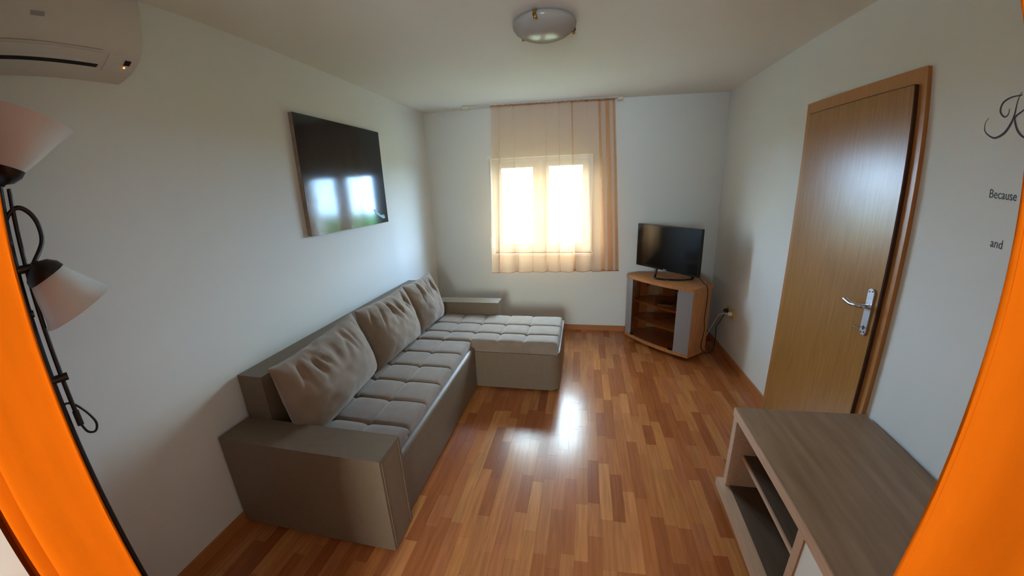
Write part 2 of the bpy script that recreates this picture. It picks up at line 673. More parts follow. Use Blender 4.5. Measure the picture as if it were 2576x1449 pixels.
wf = child(obj('window_frame', frame_bm(WX0, WX1, WZ0, WZ1, YB + .08, YB + .15, .045), 'pvc'), win)
for a, b in ((WX0 + .042, -.478), (-.435, WX1 - .042)):
    s_ = child(obj('window_sash', frame_bm(a, b, WZ0 + .04, WZ1 - .04, YB + .065, YB + .125, .066), 'sash', bevel=.006), win)
    g = obj('window_pane', bx(a + .06, b - .06, YB + .09, YB + .098, WZ0 + .1, WZ1 - .1), 'pane', s_)
child(obj('window_mullion', bx(-.484, -.429, YB + .07, YB + .15, WZ0 + .045, WZ1 - .045), 'pvc', bevel=.005), win)
hb = bmesh.new()
box(hb, -.47, -.445, YB + .053, YB + .07, 1.36, 1.43)
tube(hb, [(-.457, YB + .05, 1.40), (-.457, YB + .03, 1.40), (-.457, YB + .028, 1.30)], .008)
child(obj('window_handle', hb, 'pvc', smooth=40), win)
child(obj('window_sill', bx(WX0 - .015, WX1 + .015, YB - .025, YB + .08, WZ0 - .028, WZ0), 'pvc', bevel=.006), win)
rl = bmesh.new()
for a, b in ((WX0, WX0 + .006), (WX1 - .006, WX1)):
    box(rl, a, b, YB - .001, YB + .08, WZ0, WZ1)
box(rl, WX0 + .006, WX1 - .006, YB - .001, YB + .08, WZ1 - .006, WZ1)
child(obj('window_reveal', rl, 'pvc'), win)

# shutter strap on the wall beside the window
st = empty('shutter_strap', (-1.0, YB, .96))
tag(st, 'white roller shutter strap with winder box beside the window', 'shutter strap')
child(obj('strap', bx(-1.012, -1.002, YB - .014, YB - .010, 1.08, 1.95), 'rail'), st)
wb = bmesh.new()
box(wb, -1.034, -1.002, YB - .028, YB, .965, 1.09)
child(obj('winder_box', wb, 'pvc', bevel=.006), st)
sb = bmesh.new()
box(sb, -1.02, -1.002, YB - .02, YB, 1.94, 1.965)
child(obj('strap_guide', sb, 'pvc', bevel=.003), st)

# rear window added behind the camera, unseen, as a source of fill light
w2 = empty('fill_window', ((RW[0] + RW[1]) / 2, YR - .1, RW[2]))
tag(w2, 'added unseen white framed window giving fill light in the room behind the curtains', 'window', kind='structure')
child(obj('window_frame', frame_bm(RW[0], RW[1], RW[2], RW[3], YR - .14, YR - .07, .06), 'pvc'), w2)
child(obj('window_pane', bx(RW[0] + .055, RW[1] - .055, YR - .11, YR - .1, RW[2] + .055, RW[3] - .055), 'pane_fill_warm'), w2)

# ------------------------------------------------------------------ door
door = empty('door_1', (XR, (DY0 + DY1) / 2, 0))
tag(door, 'tall beech veneer door with steel lever handle in a wooden casing', 'door', kind='structure')
LY0, LY1, LZ = 1.735, 2.522, 2.0
XC, XD = XR - .020, XR - .038    # casing face, leaf face
for a, b in ((DY0, DY0 + .09), (DY1 - .09, DY1)):
    child(obj('casing_side', bx(XC, XR, a, b, 0, 2.068 - .09), 'casing', bevel=.005), door)
child(obj('casing_head', bx(XC, XR, DY0, DY1, 2.068 - .09, 2.068), 'casing', bevel=.005), door)
leaf = child(obj('door_leaf', bx(XD, XR, LY0, LY1, .006, LZ), 'doorw', bevel=.003), door)
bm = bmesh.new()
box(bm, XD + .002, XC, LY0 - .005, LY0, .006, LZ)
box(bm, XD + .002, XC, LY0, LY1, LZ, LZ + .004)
child(obj('door_gap_shade', bm, 'gap_shade'), door)  # thin dark strips painting the shaded gap beside and above the leaf
# backplate
PYc, PZ0, PZ1, PWd = 1.778, .912, 1.138, .040
pts = []
for k in range(13):
    a = PI * k / 12
    pts.append((PYc + PWd / 2 * math.cos(a), PZ1 - PWd / 2 + PWd / 2 * math.sin(a)))
for k in range(13):
    a = PI + PI * k / 12
    pts.append((PYc + PWd / 2 * math.cos(a), PZ0 + PWd / 2 + PWd / 2 * math.sin(a)))
bm = bmesh.new()
prism_x(bm, pts, XD - .008, XD)
hp = child(obj('handle_plate', bm, 'plate', bevel=.002), door)
for zz in (PZ1 - .014, PZ0 + .014):
    for yy in (-.010, .010):
        bm = bmesh.new()
        lathe(bm, [(0, 0), (.0032, 0), (.0032, .0016), (0, .0016)], 10,
              Matrix.Translation((XD - .0096, PYc + yy, zz - yy * .25)) @ Matrix.Rotation(PI / 2, 4, 'Y'))
        obj('screw', bm, 'dark', hp)
LZc = 1.052
lv = smooth_path([(XD - .008, PYc, LZc), (XD - .030, PYc, LZc), (XD - .046, PYc + .008, LZc + .001), (XD - .052, PYc + .025, LZc),
                  (XD - .050, PYc + .06, LZc - .004), (XD - .046, PYc + .112, LZc + .004)], 6)
child(obj('lever', tb(lv, .0095, 14), 'chrome', smooth=50), door)
bm = bmesh.new()
lathe(bm, [(.0, 0), (.013, 0), (.013, .012), (0, .012)], 20, Matrix.Translation((XD - .012, PYc, LZc)) @ Matrix.Rotation(PI / 2, 4, 'Y'))
obj('lever_collar', bm, 'chrome', hp, smooth=40)
bm = bmesh.new()
box(bm, XD - .0095, XD - .008, PYc - .0028, PYc + .0028, .938, .958)
obj('keyhole', bm, 'dark', hp)
bm = bmesh.new()
tube(bm, [(XD - .006, PYc, .952), (XD - .030, PYc, .952)], .0032, 8)
ring = [(XD - .039 + .010 * math.cos(2 * PI * k / 16), PYc + .010 * math.sin(2 * PI * k / 16) * .9, .952 + .004 * math.sin(2 * PI * k / 16)) for k in range(17)]
tube(bm, ring, .003, 8)
obj('key', bm, 'chrome', hp, smooth=50)

# ------------------------------------------------------------------ corner sofa
sofa = empty('corner_sofa', (-1.0, 2.2, 0))
tag(sofa, 'taupe corner sofa with tufted seat and chaise along the left wall', 'sofa')
SX0 = XL + .018


def part(name, bm, mt, parent=sofa, **k):
    return child(obj(name, bm, mt, **k), parent)


part('armrest', bx(SX0, -.83, 1.105, 1.285, .02, .532), 'leather', bevel=.016, bseg=3)
part('piping', tb([(-.8295, 1.121, .03), (-.8295, 1.121, .516), (-.8295, 1.269, .516), (-.8295, 1.269, .03)], .0022, 6), 'leather', smooth=60)
part('backrest', bx(SX0, -1.555, 1.287, 3.22, .30, .775), 'leather', bevel=.02, bseg=3)
bm = bmesh.new()
prism_y(bm, [(SX0, .02), (-.862, .02), (-.862, .350), (-.868, .364), (-.882, .372), (-.90, .376), (SX0, .376)], 1.287, 2.598)
part('seat_base', bm, 'leather', smooth=40)
# chaise base with rounded front corner
pts = [(SX0, 2.60)]
for k in range(9):
    a = -PI / 2 + PI / 2 * k / 8
    pts.append((-.172 - .075 + .075 * math.cos(a), 2.60 + .075 + .075 * math.sin(a)))
pts += [(-.172, 3.385), (SX0, 3.385)]
bm = bmesh.new()
prism(bm, pts, .02, .335)
part('chaise_base', bm, 'leather', bevel=.012)
part('rear_armrest', bx(SX0, -.80, 3.225, 3.385, .3352, .553), 'leather', bevel=.014, bseg=3)
for (fx, fy) in ((-1.6, 1.2), (-.92, 1.2), (-.30, 2.72), (-.30, 3.3), (-1.6, 3.3)):
    bm = bmesh.new()
    lathe(bm, [(.025, 0), (.028, .02)], 14, Matrix.Translation((fx, fy, 0)))
    part('foot', bm, 'dark')


def tufted(name, xs, ys, z0, z1, r=.03, pleat=False):
    """upholstered pad stitched along the given lines (first and last are its edges)"""
    def samples(a):
        out = []
        fr = (0, .025, .06, .12, .25, .5, .75, .88, .94, .975)
        for i in range(len(a) - 1):
            for f in fr:
                out.append(a[i] + (a[i + 1] - a[i]) * f)
        out.append(a[-1])
        return out
    X, Y = samples(xs), samples(ys)
    bm = bmesh.new()

    def z_at(x, y):
        dx = min(abs(x - q) for q in xs[1:-1])
        dy = min(abs(y - q) for q in ys[1:-1])
        # cell puff
        cx = next(i for i in range(len(xs) - 1) if xs[i] <= x <= xs[i + 1] + 1e-9)
        cy_ = next(i for i in range(len(ys) - 1) if ys[i] <= y <= ys[i + 1] + 1e-9)
        u = (x - xs[cx]) / (xs[cx + 1] - xs[cx])
        v = (y - ys[cy_]) / (ys[cy_ + 1] - ys[cy_])
        puff = .010 * (math.sin(PI * u) * math.sin(PI * v)) ** .45 if 0 < u < 1 and 0 < v < 1 else 0
        z = z1 - .010 + puff
        z -= .007 * math.exp(-(dx / .008) ** 2) + .009 * math.exp(-(dy / .008) ** 2)
        z -= .012 * math.exp(-((dx * dx + dy * dy) / .02 ** 2))
        e = min(x - xs[0], xs[-1] - x, y - ys[0], ys[-1] - y)
        if e < r:
            z -= r - math.sqrt(max(0, r * r - (r - e) ** 2))
        z += .003 * mnoise.noise(Vector((x * 9, y * 9, 3)))
        return z
    G = [[bm.verts.new((x, y, z_at(x, y))) for y in Y] for x in X]
    for i in range(len(X) - 1):
        for j in range(len(Y) - 1):
            bm.faces.new((G[i][j], G[i + 1][j], G[i + 1][j + 1], G[i][j + 1]))
    loop = [G[i][0] for i in range(len(X))] + [G[-1][j] for j in range(1, len(Y))] + \
           [G[i][-1] for i in range(len(X) - 2, -1, -1)] + [G[0][j] for j in range(len(Y) - 2, 0, -1)]
    prev = loop
    for f in (.5, 1.0):
        cur = []
        for n_, v in enumerate(loop):
            pl_ = .0025 * math.sin(n_ * 2.1) * (f < 1) if pleat else 0
            cur.append(bm.verts.new((v.co.x + pl_, v.co.y, v.co.z + (z0 - v.co.z) * f)))
        for a in range(len(loop)):
            b = (a + 1) % len(loop)
            bm.faces.new((prev[a], cur[a], cur[b], prev[b]))
        prev = cur
    bm.faces.new(prev[::-1])
    return part(name, bm, 'suede', smooth=60)


tufted('seat_cushion', [-1.553, -1.345, -1.120, -.890], [1.289, 1.475, 1.705, 1.922, 2.135, 2.353, 2.585], .3765, .443, .020, pleat=True)
tufted('chaise_cushion', [-1.553, -1.345, -1.122, -.898, -.674, -.452, -.184], [2.604, 2.772, 2.980, 3.220], .337, .443, .022)


# loose cushions ---------------------------------------------------
def pillow(name, w, h, t, seed, wr=1.0, nu=76, nv=50):
    bm = bmesh.new()
    rnd = random.Random(seed)
    folds = [(rnd.uniform(-.75, .75), rnd.uniform(-.5, .5), rnd.uniform(.5, 1.0), rnd.uniform(.028, .06)) for _ in range(12)]

    def pos(u, v, s):
        e = (max(0, 1 - abs(u) ** 2.6) * max(0, 1 - abs(v) ** 2.4)) ** .48
        y = u * w / 2 * (1 - .035 * (1 - v * v)) * (1 - .02 * max(0, v))
        z = v * h / 2 * (1 - .075 * (1 - u * u))
        x = s * t / 2 * e * (1 - .22 * v)
        if s > 0:
            q = 0
            for (c, sl, a, wd_) in folds:
                d = u - c - sl * (1 - v) * .55
                q -= a * math.exp(-(d / wd_) ** 2) * math.exp(-((v - .62) / .36) ** 2)
            x += wr * .017 * q * e
        x += .010 * mnoise.noise(Vector((u * 2.2 + seed * 7, v * 2.4, s))) * e
        x += .005 * mnoise.noise(Vector((u * 6 + seed * 3, v * 6, s * 2))) * e
        z += .006 * mnoise.noise(Vector((u * 5, seed * 1.7, 0))) * (abs(v) > .9)
        return (x, y, z)

    us = [math.sin(PI / 2 * (-1 + 2 * i / nu)) for i in range(nu + 1)]
    vs_ = [math.sin(PI / 2 * (-1 + 2 * j / nv)) for j in range(nv + 1)]
    F = [[None] * (nv + 1) for _ in range(nu + 1)]
    B = [[None] * (nv + 1) for _ in range(nu + 1)]
    for i, u in enumerate(us):
        for j, v in enumerate(vs_):
            F[i][j] = bm.verts.new(pos(u, v, 1))
            B[i][j] = F[i][j] if i in (0, nu) or j in (0, nv) else bm.verts.new(pos(u, v, -1))
    for i in range(nu):
        for j in range(nv):
            bm.faces.new((F[i][j], F[i + 1][j], F[i + 1][j + 1], F[i][j + 1]))
            bm.faces.new((B[i][j], B[i][j + 1], B[i + 1][j + 1], B[i + 1][j]))
    o = obj(name, bm, 'cushion', smooth=80)
    # stitched seam round the edge
    sm = bmesh.new()
    path = [pos(u, -1, 1) for u in us] + [pos(1, v, 1) for v in vs_[1:]] + [pos(u, 1, 1) for u in us[::-1][1:]] + [pos(-1, v, 1) for v in vs_[::-1][1:]]
    tube(sm, path, .0035, 6)
    obj('seam', sm, 'cushion', o, smooth=60)
    return o


for loc, rot, (w_, h_, t_), sd_, wr_, lab in (
        ((-1.420, 1.622, .648), (rad(3), rad(-13), rad(2)), (.73, .44, .26), 1, 1.3, 'taupe back cushion next to the front armrest of the sofa'),
        ((-1.425, 2.325, .655), (0, rad(-14), rad(-2)), (.64, .45, .25), 2, 1.8, 'creased taupe back cushion in the middle of the sofa'),
        ((-1.415, 2.900, .650), (0, rad(-13), rad(-4)), (.50, .45, .23), 3, 1.5, 'taupe back cushion standing on the chaise end of the sofa')):
    o = pillow('back_cushion', w_, h_, t_, sd_, wr_)
    o.location = loc
    o.rotation_euler = rot
    tag(o, lab, 'cushion', 'loose back cushions of the sofa')

# ------------------------------------------------------------------ picture on the left wall
pic = empty('wall_picture', (XL, 2.47, 1.38))
tag(pic, 'glossy black canvas picture with a small turquoise mark hanging above the sofa', 'picture')
part('canvas', bx(XL, XL + .028, 1.987, 2.95, 1.381, 2.126), 'canvas', pic)
part('print', bx(XL + .028, XL + .030, 1.987, 2.95, 1.381, 2.126), 'print', pic)
bm = bmesh.new()
rnd = random.Random(4)
for k in range(26):
    t = rnd.random()
    yy = 2.745 + .15 * t + rnd.uniform(-.012, .012)
    zz = 1.478 - .045 * t + rnd.uniform(-.012, .026) * (1.2 - t)
    a, b = rnd.uniform(.004, .014), rnd.uniform(.003, .009)
    an = rnd.uniform(0, PI)
    n6 = 6
    pts = [(yy + a * math.cos(2 * PI * q / n6 + an), zz - .3 * (a * math.cos(2 * PI * q / n6 + an)) + b * math.sin(2 * PI * q / n6 + an)) for q in range(n6)]
    prism_x(bm, pts, XL + .030, XL + .0304)
tl = [(2.733, 1.492), (2.76, 1.470), (2.82, 1.436), (2.88, 1.412), (2.902, 1.420), (2.90, 1.430), (2.84, 1.448), (2.77, 1.486)]
prism_x(bm, tl, XL + .030, XL + .0306)
part('printed_mark', bm, 'teal', pic)

# ------------------------------------------------------------------ air conditioner
ac = empty('air_conditioner', (XL, .7, 2.1))
tag(ac, 'white split air conditioner with a red lit lamp high on the left wall', 'air conditioner')
AP = [(0, 2.098), (.045, 2.108), (.085, 2.120), (.118, 2.137), (.145, 2.158), (.163, 2.182), (.173, 2.212), (.177, 2.26), (.174, 2.33), (.164, 2.372), (.145, 2.39), (0, 2.392)]
bm = bmesh.new()
prism_y(bm, [(XL + d, z) for d, z in AP], .305, 1.088)
bmesh.ops.bevel(bm, geom=[e for e in bm.edges if abs(abs(e.verts[0].co.y - e.verts[1].co.y)) < 1e-6 and len(e.link_faces) == 2 and e.verts[0].co.x > XL + .01 and e.calc_face_angle(0) > 1.2],
                offset=.012, segments=3, profile=.5, affect='EDGES')
part('housing', bm, 'ac', ac, smooth=35)


def on_ac(s, off=0.0):
    """point on the front profile at depth index s (0..len-1) pushed out by off"""
    i = min(int(s), len(AP) - 2)
    f = s - i
    d = AP[i][0] + (AP[i + 1][0] - AP[i][0]) * f
    z = AP[i][1] + (AP[i + 1][1] - AP[i][1]) * f
    tx, tz = AP[i + 1][0] - AP[i][0], AP[i + 1][1] - AP[i][1]
    ln = math.hypot(tx, tz)
    return d + off * tz / ln, z - off * tx / ln


def ac_strip(name, s0, s1, y0, y1, mt, off=.0012, thick=.002, n=4):
    bm = bmesh.new()
    outer = [on_ac(s0 + (s1 - s0) * k / n, off) for k in range(n + 1)]
    inner = [on_ac(s0 + (s1 - s0) * k / n, off - thick) for k in range(n + 1)]
    prism_y(bm, [(XL + d, z) for d, z in outer + inner[::-1]], y0, y1)
    return part(name, bm, mt, ac)


ac_strip('outlet_slot', 2.25, 2.75, .36, .955, 'acslot')
ac_strip('louver', 2.78, 4.15, .36, .958, 'ac', off=.004, thick=.005)
ac_strip('panel_seam', 4.42, 4.50, .33, .95, 'grey')
ac_strip('receiver_panel', 2.0, 4.15, .975, 1.078, 'ac', off=.0035, thick=.004)
ac_strip('receiver_window', 3.15, 3.75, 1.036, 1.058, 'black', off=.0048, thick=.002)
ac_strip('badge', 6.6, 6.9, .685, .735, 'grey', off=.002)
d_, z_ = on_ac(2.85, .0040)
bm = bmesh.new()
bmesh.ops.create_uvsphere(bm, u_segments=10, v_segments=6, radius=.0035)
bmesh.ops.translate(bm, verts=bm.verts, vec=(XL + d_, 1.044, z_))
part('status_lamp', bm, 'led', ac)

# ------------------------------------------------------------------ ceiling light
CL = Vector((-.20, 2.085, HC))
cl = empty('ceiling_light', CL)
tag(cl, 'round white glass ceiling light held by three brass clips', 'ceiling light')
bm = bmesh.new()
lathe(bm, [(.0, -.001), (.125, -.001), (.13, -.02), (.0, -.02)], 40, Matrix.Translation(CL))
part('base_plate', bm, 'rail', cl, smooth=40)
bm = bmesh.new()
pr = [(.158, -.012), (.162, -.020), (.160, -.030), (.150, -.044), (.128, -.060), (.095, -.074), (.055, -.083), (.0, -.086)]
lathe(bm, pr + [(.0, -.081)] + [(r_ - .006 if r_ > .01 else 0, z2 + .005) for r_, z2 in pr[-2::-1]], 56, Matrix.Translation(CL), caps=False)
part('glass_bowl', bm, 'opal', cl, smooth=60)
for an in (rad(-100), rad(140), rad(28)):
    u = Vector((math.cos(an), math.sin(an), 0))
    t = Vector((-u.y, u.x, 0))
    bm = bmesh.new()
    p0 = CL + u * .130 + Vector((0, 0, -.006))
    path = [p0, CL + u * .168 + Vector((0, 0, -.008)), CL + u * .172 + Vector((0, 0, -.030)), CL + u * .160 + Vector((0, 0, -.042)), CL + u * .150 + Vector((0, 0, -.049))]
    rings = [[bm.verts.new(q + t * s_ * .009 + u * o_) for s_, o_ in ((-1, 0), (1, 0), (1, .003), (-1, .003))] for q in path]
    for A, B in zip(rings, rings[1:]):
        for q in range(4):
            bm.faces.new((A[q], A[(q + 1) % 4], B[(q + 1) % 4], B[q]))
    bm.faces.new(rings[0][::-1])
    bm.faces.new(rings[-1])
    bmesh.ops.create_uvsphere(bm, u_segments=10, v_segments=6, radius=.0085, matrix=Matrix.Translation(CL + u * .166 + Vector((0, 0, -.040))))
    part('brass_clip', bm, 'brass', cl, smooth=50)

# ------------------------------------------------------------------ window curtain and rail
RA, RB = Vector((-1.165, 3.80, HC)), Vector((.335, 3.925, HC))
rdir = (RB - RA).normalized()
rn = Vector((-rdir.y, rdir.x, 0))
rail = empty('curtain_rail', (RA + RB) / 2)
tag(rail, 'white curtain rail fixed to the ceiling above the window', 'curtain rail')
bm = bmesh.new()
c8 = [RA + rn * a + Vector((0, 0, b)) for a, b in ((-.016, 0), (.016, 0), (.016, -.013), (-.016, -.013))]
e8 = [v + (RB - RA) for v in c8]
va, vb = [bm.verts.new(v) for v in c8], [bm.verts.new(v) for v in e8]
bm.faces.new(va)
bm.faces.new(vb[::-1])
for q in range(4):
    bm.faces.new((va[q], va[(q + 1) % 4], vb[(q + 1) % 4], vb[q]))
part('rail', bm, 'rail', rail, bevel=.003)
for p_, sgn in ((RA, 1), (RB, -1)):
    bm = bmesh.new()
    mt_ = Matrix.Translation(p_ + rdir * sgn * -.012) @ Matrix.Rotation(math.atan2(rdir.y, rdir.x), 4, 'Z')
    tmp = box(bm, -.03, .03, -.022, .022, -.034, -.0005)
    bmesh.ops.transform(bm, matrix=mt_, verts=bm.verts)
    part('end_cap', bm, 'cream', rail, bevel=.009, bseg=3)

cur = empty('sheer_curtain', (-.3, 3.86, .72))
tag(cur, 'sheer peach curtain gathered in folds in front of the window', 'curtain')
NU, NV = 340, 36
rnd = random.Random(11)
ph = [rnd.uniform(0, 2 * PI) for _ in range(6)]


def sheer(i, j, dz=0):
    s = i / NU
    t = j / NV                       # 0 top, 1 bottom
    # fabric bunches towards the right end
    x_t = -.925 + 1.222 * s
    x_b = -.992 + 1.372 * s
    x = x_t + (x_b - x_t) * t
    base = RA.y + (RB.y - RA.y) * (x - RA.x) / (RB.x - RA.x)
    e = max(0, (s - .80) / .20)
    phs = 2 * PI * (8.5 * s + 3.5 * e * e * .2 / .4)
    md = .55 + .45 * math.sin(s * 17 + ph[0]) * math.sin(s * 7.3 + ph[4])
    amp = (.006 + .042 * t ** .8) * (.55 + .45 * md)
    f = math.sin(phs + ph[1] + .7 * math.sin(s * 11 + t * .8)) + .30 * math.sin(2 * PI * 19 * s + ph[2] + t) + .35 * math.sin(2 * PI * 4.1 * s + ph[3])
    top = .006 * math.sin(2 * PI * 47 * s) * math.exp(-t * 14)
    edge = min(1, s / .03, (1 - s) / .03)
    x += ((.020 + .026 * md) * (.7 + .3 * t) + .012 * e) * math.cos(phs + ph[1] + .7 * math.sin(s * 11 + t * .8)) * edge
    z_top = HC - .020 + .004 * math.sin(2 * PI * 47 * s + 1)
    z = z_top + (.722 - z_top) * t
    return Vector((x, base + amp * f + top - .004, z + dz))


bm = bmesh.new()
G = [[bm.verts.new(sheer(i, j)) for j in range(NV + 1)] for i in range(NU + 1)]
for i in range(NU):
    for j in range(NV):
        bm.faces.new((G[i][j], G[i + 1][j], G[i + 1][j + 1], G[i][j + 1]))
part('fabric', bm, 'sheer', cur, smooth=180)
bm = bmesh.new()
tube(bm, [sheer(i, NV) for i in range(0, NU + 1, 2)], .0035, 6)
part('hem', bm, 'sheerhem', cur, smooth=60)
bm = bmesh.new()
tube(bm, [sheer(i, 0, -.004) for i in range(0, NU + 1, 2)], .005, 6)
part('heading_tape', bm, 'sheerhem', cur, smooth=60)

# ------------------------------------------------------------------ orange curtains in the opening
CY = .22


def orange(name, sgn, az, x_far, wl_, amp, label, seed):
    y0 = CY + amp
    xs = y0 * math.tan(rad(az))
    nu, nv = 150, 40
    rnd = random.Random(seed)
    p1, p2 = rnd.uniform(0, 6), rnd.uniform(0, 6)
    bm = bmesh.new()

    def pt(i, j):
        s = (x_far - xs) * i / nu
        z = .03 + 2.10 * j / nv
        low = 1 - j / nv
        u = s / wl_
        y = CY + amp * math.cos(2 * PI * u + .35 * math.sin(u * 2 + p1) * low) * (.85 + .15 * low) + .006 * math.sin(2 * PI * u * 2.3 + p2)
        x = xs + s * (.92 + .08 * low) + (.004 * math.sin(z * 4 + p1) + .005 * math.sin(z * 2.1 + p2)) * max(0, 1 - z / 1.5)
        y += .006 * math.sin(z * 2.6 + u * 3 + p2)
        return (sgn * x, y, z)
    G = [[bm.verts.new(pt(i, j)) for j in range(nv + 1)] for i in range(nu + 1)]
    for i in range(nu):
        for j in range(nv):
            bm.faces.new((G[i][j], G[i + 1][j], G[i + 1][j + 1], G[i][j + 1]))
    root = empty(name, (sgn * (xs + x_far) / 2, CY, .03))
    tag(root, label, 'curtain', 'orange curtains in the opening')
    part('fabric', bm, 'orange', root, smooth=180)
    hm = bmesh.new()
    tube(hm, [pt(0, j) for j in range(nv + 1)], .003, 6)
    part('side_hem', hm, 'orange', root, smooth=60)
    return root


orange('orange_curtain', -1, 70.3, 1.45, .150, .055, 'orange curtain hanging beside the black floor lamp', 3)
orange('orange_curtain', 1, 47.9, .95, .150, .045, 'orange curtain hanging in front of the low oak cabinet', 5)
rod = empty('curtain_rod', (-.2, CY, 2.15))
tag(rod, 'dark metal rod carrying the orange curtains across the opening', 'curtain rod')
part('rod', tb([(-1.50, CY, 2.15), (1.0, CY, 2.15)], .011, 12), 'lampblk', rod, smooth=50)
for xx in (-1.42, .92):
    part('rod_bracket', tb([(xx, YF1, 2.15), (xx, CY, 2.15)], .008, 10), 'lampblk', rod, smooth=50)

# ------------------------------------------------------------------ floor lamp
D_ = 1.50
tg = Vector((math.cos(rad(-69.6)), -math.sin(rad(-69.6)), 0))      # sideways as seen from the opening
fw = Vector((math.sin(rad(-69.6)), math.cos(rad(-69.6)), 0))


def azp(az, z, d=D_):
    return Vector((d * math.sin(rad(az)), d * math.cos(rad(az)), z))


lamp = empty('floor_lamp', azp(-70.35, 0))
tag(lamp, 'black metal floor lamp with an upward and a downward opal glass shade', 'floor lamp')
P0 = azp(-70.35, 0)
bm = bmesh.new()
lathe(bm, [(0, 0), (.13, 0), (.13, .012), (.115, .022), (.03, .032), (.018, .05), (0, .05)], 36, Matrix.Translation(P0))
part('base', bm, 'lampblk', lamp, smooth=40)
part('main_pole', tb([P0 + Vector((0, 0, .03)), azp(-70.2, 1.79)], .0095, 12), 'lampblk', lamp, smooth=50)
part('lamp_rod', tb([azp(-69.25, 1.045), azp(-69.3, 1.715)], .0062, 12), 'lampblk', lamp, smooth=50)
part('rod_sleeve', tb([azp(-69.25, 1.04), azp(-69.25, 1.085)], .0088, 12), 'lampblk', lamp, smooth=50)
for z in (1.505, 1.192):
    part('bracket', tb([azp(-71.0, z), azp(-68.7, z)], .0115, 12), 'lampblk', lamp, smooth=50)
part('clamp_knob', tb([azp(-70.0, 1.385), azp(-69.75, 1.385)], .010, 12), 'lampblk', lamp, smooth=50)


def shade(base, axis, r0, r1, ln, name):
    """bell shade opening along axis, with its socket cup"""
    q = Vector((0, 0, 1)).rotation_difference(axis.normalized()).to_matrix().to_4x4()
    mt_ = Matrix.Translation(base) @ q
    bm = bmesh.new()
    lathe(bm, [(.007, -.045), (.011, -.038), (.030, -.030), (.046, -.012), (.050, .004), (.044, .006), (.0, .006)], 28, mt_)
    part('socket_cup', bm, 'lampblk', lamp, smooth=40)
    bm = bmesh.new()
    prof = []
    for k in range(11):
        f = k / 10
        prof.append((r0 + (r1 - r0) * (f ** .9) + .006 * max(0, f - .85) / .15, ln * f))
    prof += [(r_ - .0035, z2 - .001) for r_, z2 in prof[::-1]]
    lathe(bm, prof, 48, mt_, caps=False)
    part(name, bm, 'shade', lamp, smooth=60)


ax_up = (Vector((0, 0, 1)) * math.cos(rad(23)) + tg * math.sin(rad(23)))
shade(azp(-69.3, 1.765), ax_up, .046, .128, .140, 'upper_shade')
R0 = azp(-67.8, 1.482, 1.47)
ax_dn = (Vector((0, 0, -1)) * math.cos(rad(27)) + tg * math.sin(rad(27)))
shade(R0, ax_dn, .044, .088, .115, 'reading_shade')
gn = smooth_path([azp(-70.3, 1.615), azp(-69.9, 1.646), azp(-68.9, 1.664), azp(-67.9, 1.648), azp(-67.3, 1.612), azp(-67.35, 1.565), R0 - ax_dn * .04], 6)
part('gooseneck', tb(gn, .0065, 10), 'lampblk', lamp, smooth=50)
cb = smooth_path([azp(-69.25, 1.045), azp(-68.9, 1.012), azp(-68.2, 1.005), azp(-67.85, 1.03), azp(-68.3, 1.07), azp(-69.1, 1.105), azp(-69.9, 1.115), azp(-70.3, 1.09), azp(-70.4, 1.02)], 6)
part('cable', tb(cb, .0035, 8), 'lampblk', lamp, smooth=50)

# ------------------------------------------------------------------ television stand
ts = empty('tv_stand', (.85, 3.6, 0))
tag(ts, 'beech corner television stand with grey front strips and smoked glass door', 'tv stand')
FL, FR, RR, RBk, LBk = Vector((.462, 3.812, 0)), Vector((.975, 3.262, 0)), Vector((1.19, 3.445, 0)), Vector((1.19, 3.955, 0)), Vector((.60, 3.955, 0))
ch = (FR - FL)
nf = Vector((ch.y, -ch.x, 0)).normalized()       # outward normal
if nf.y > 0:
    nf = -nf


def front(t, off=0.0, sag=.045):
    p = FL + ch * t + nf * (sag * 4 * t * (1 - t) + off)
    return (p.x, p.y)


outline = [front(k / 16) for k in range(17)] + [(RR.x, RR.y), (RBk.x, RBk.y), (LBk.x, LBk.y)]
bm = bmesh.new()
prism(bm, outline, .035, .066)
part('bottom_plate', bm, 'beech', ts, bevel=.004)
top_out = [front(k / 16, .006) for k in range(17)] + [(RR.x + .008, RR.y), (RBk.x + .008, RBk.y + .01), (LBk.x - .008, LBk.y + .01)]
bm = bmesh.new()
prism(bm, top_out, .677, .705)
part('top_plate', bm, 'beech', ts, bevel=.004)


def wallp(a, b, th, z0, z1, name, mt='beech'):
    a, b = Vector(a), Vector(b)
    d = (b - a).normalized()
    n = Vector((-d.y, d.x, 0)) * th
    bm = bmesh.new()
    prism(bm, [(a.x, a.y), (b.x, b.y), (b.x + n.x, b.y + n.y), (a.x + n.x, a.y + n.y)], z0, z1)
    return part(name, bm, mt, ts, bevel=.002)


ir, il = Vector((-.005, .006, 0)), Vector((.004, .004, 0))
wallp(FR + Vector((.004, .006, 0)), RR + ir, .018, .066, .677, 'side_panel')
wallp(LBk + Vector((.006, -.006, 0)), FL + il, .018, .066, .677, 'side_panel')
wallp(RR + Vector((-.004, .012, 0)), RBk + Vector((-.004, -.02, 0)), .016, .066, .677, 'side_panel')
for a, b in ((.62, .705), (.822, .975), (1.02, 1.165)):
    wallp((a, 3.935, 0), (b, 3.935, 0), .008, .066, .677, 'back_panel', 'beechin')


def front_strip(t0, t1, o0, o1, z0, z1, n=6):
    bm = bmesh.new()
    pts = [front(t0 + (t1 - t0) * k / n, o1) for k in range(n + 1)] + [front(t1 + (t0 - t1) * k / n, o0) for k in range(n + 1)]
    prism(bm, pts, z0, z1)
    return bm


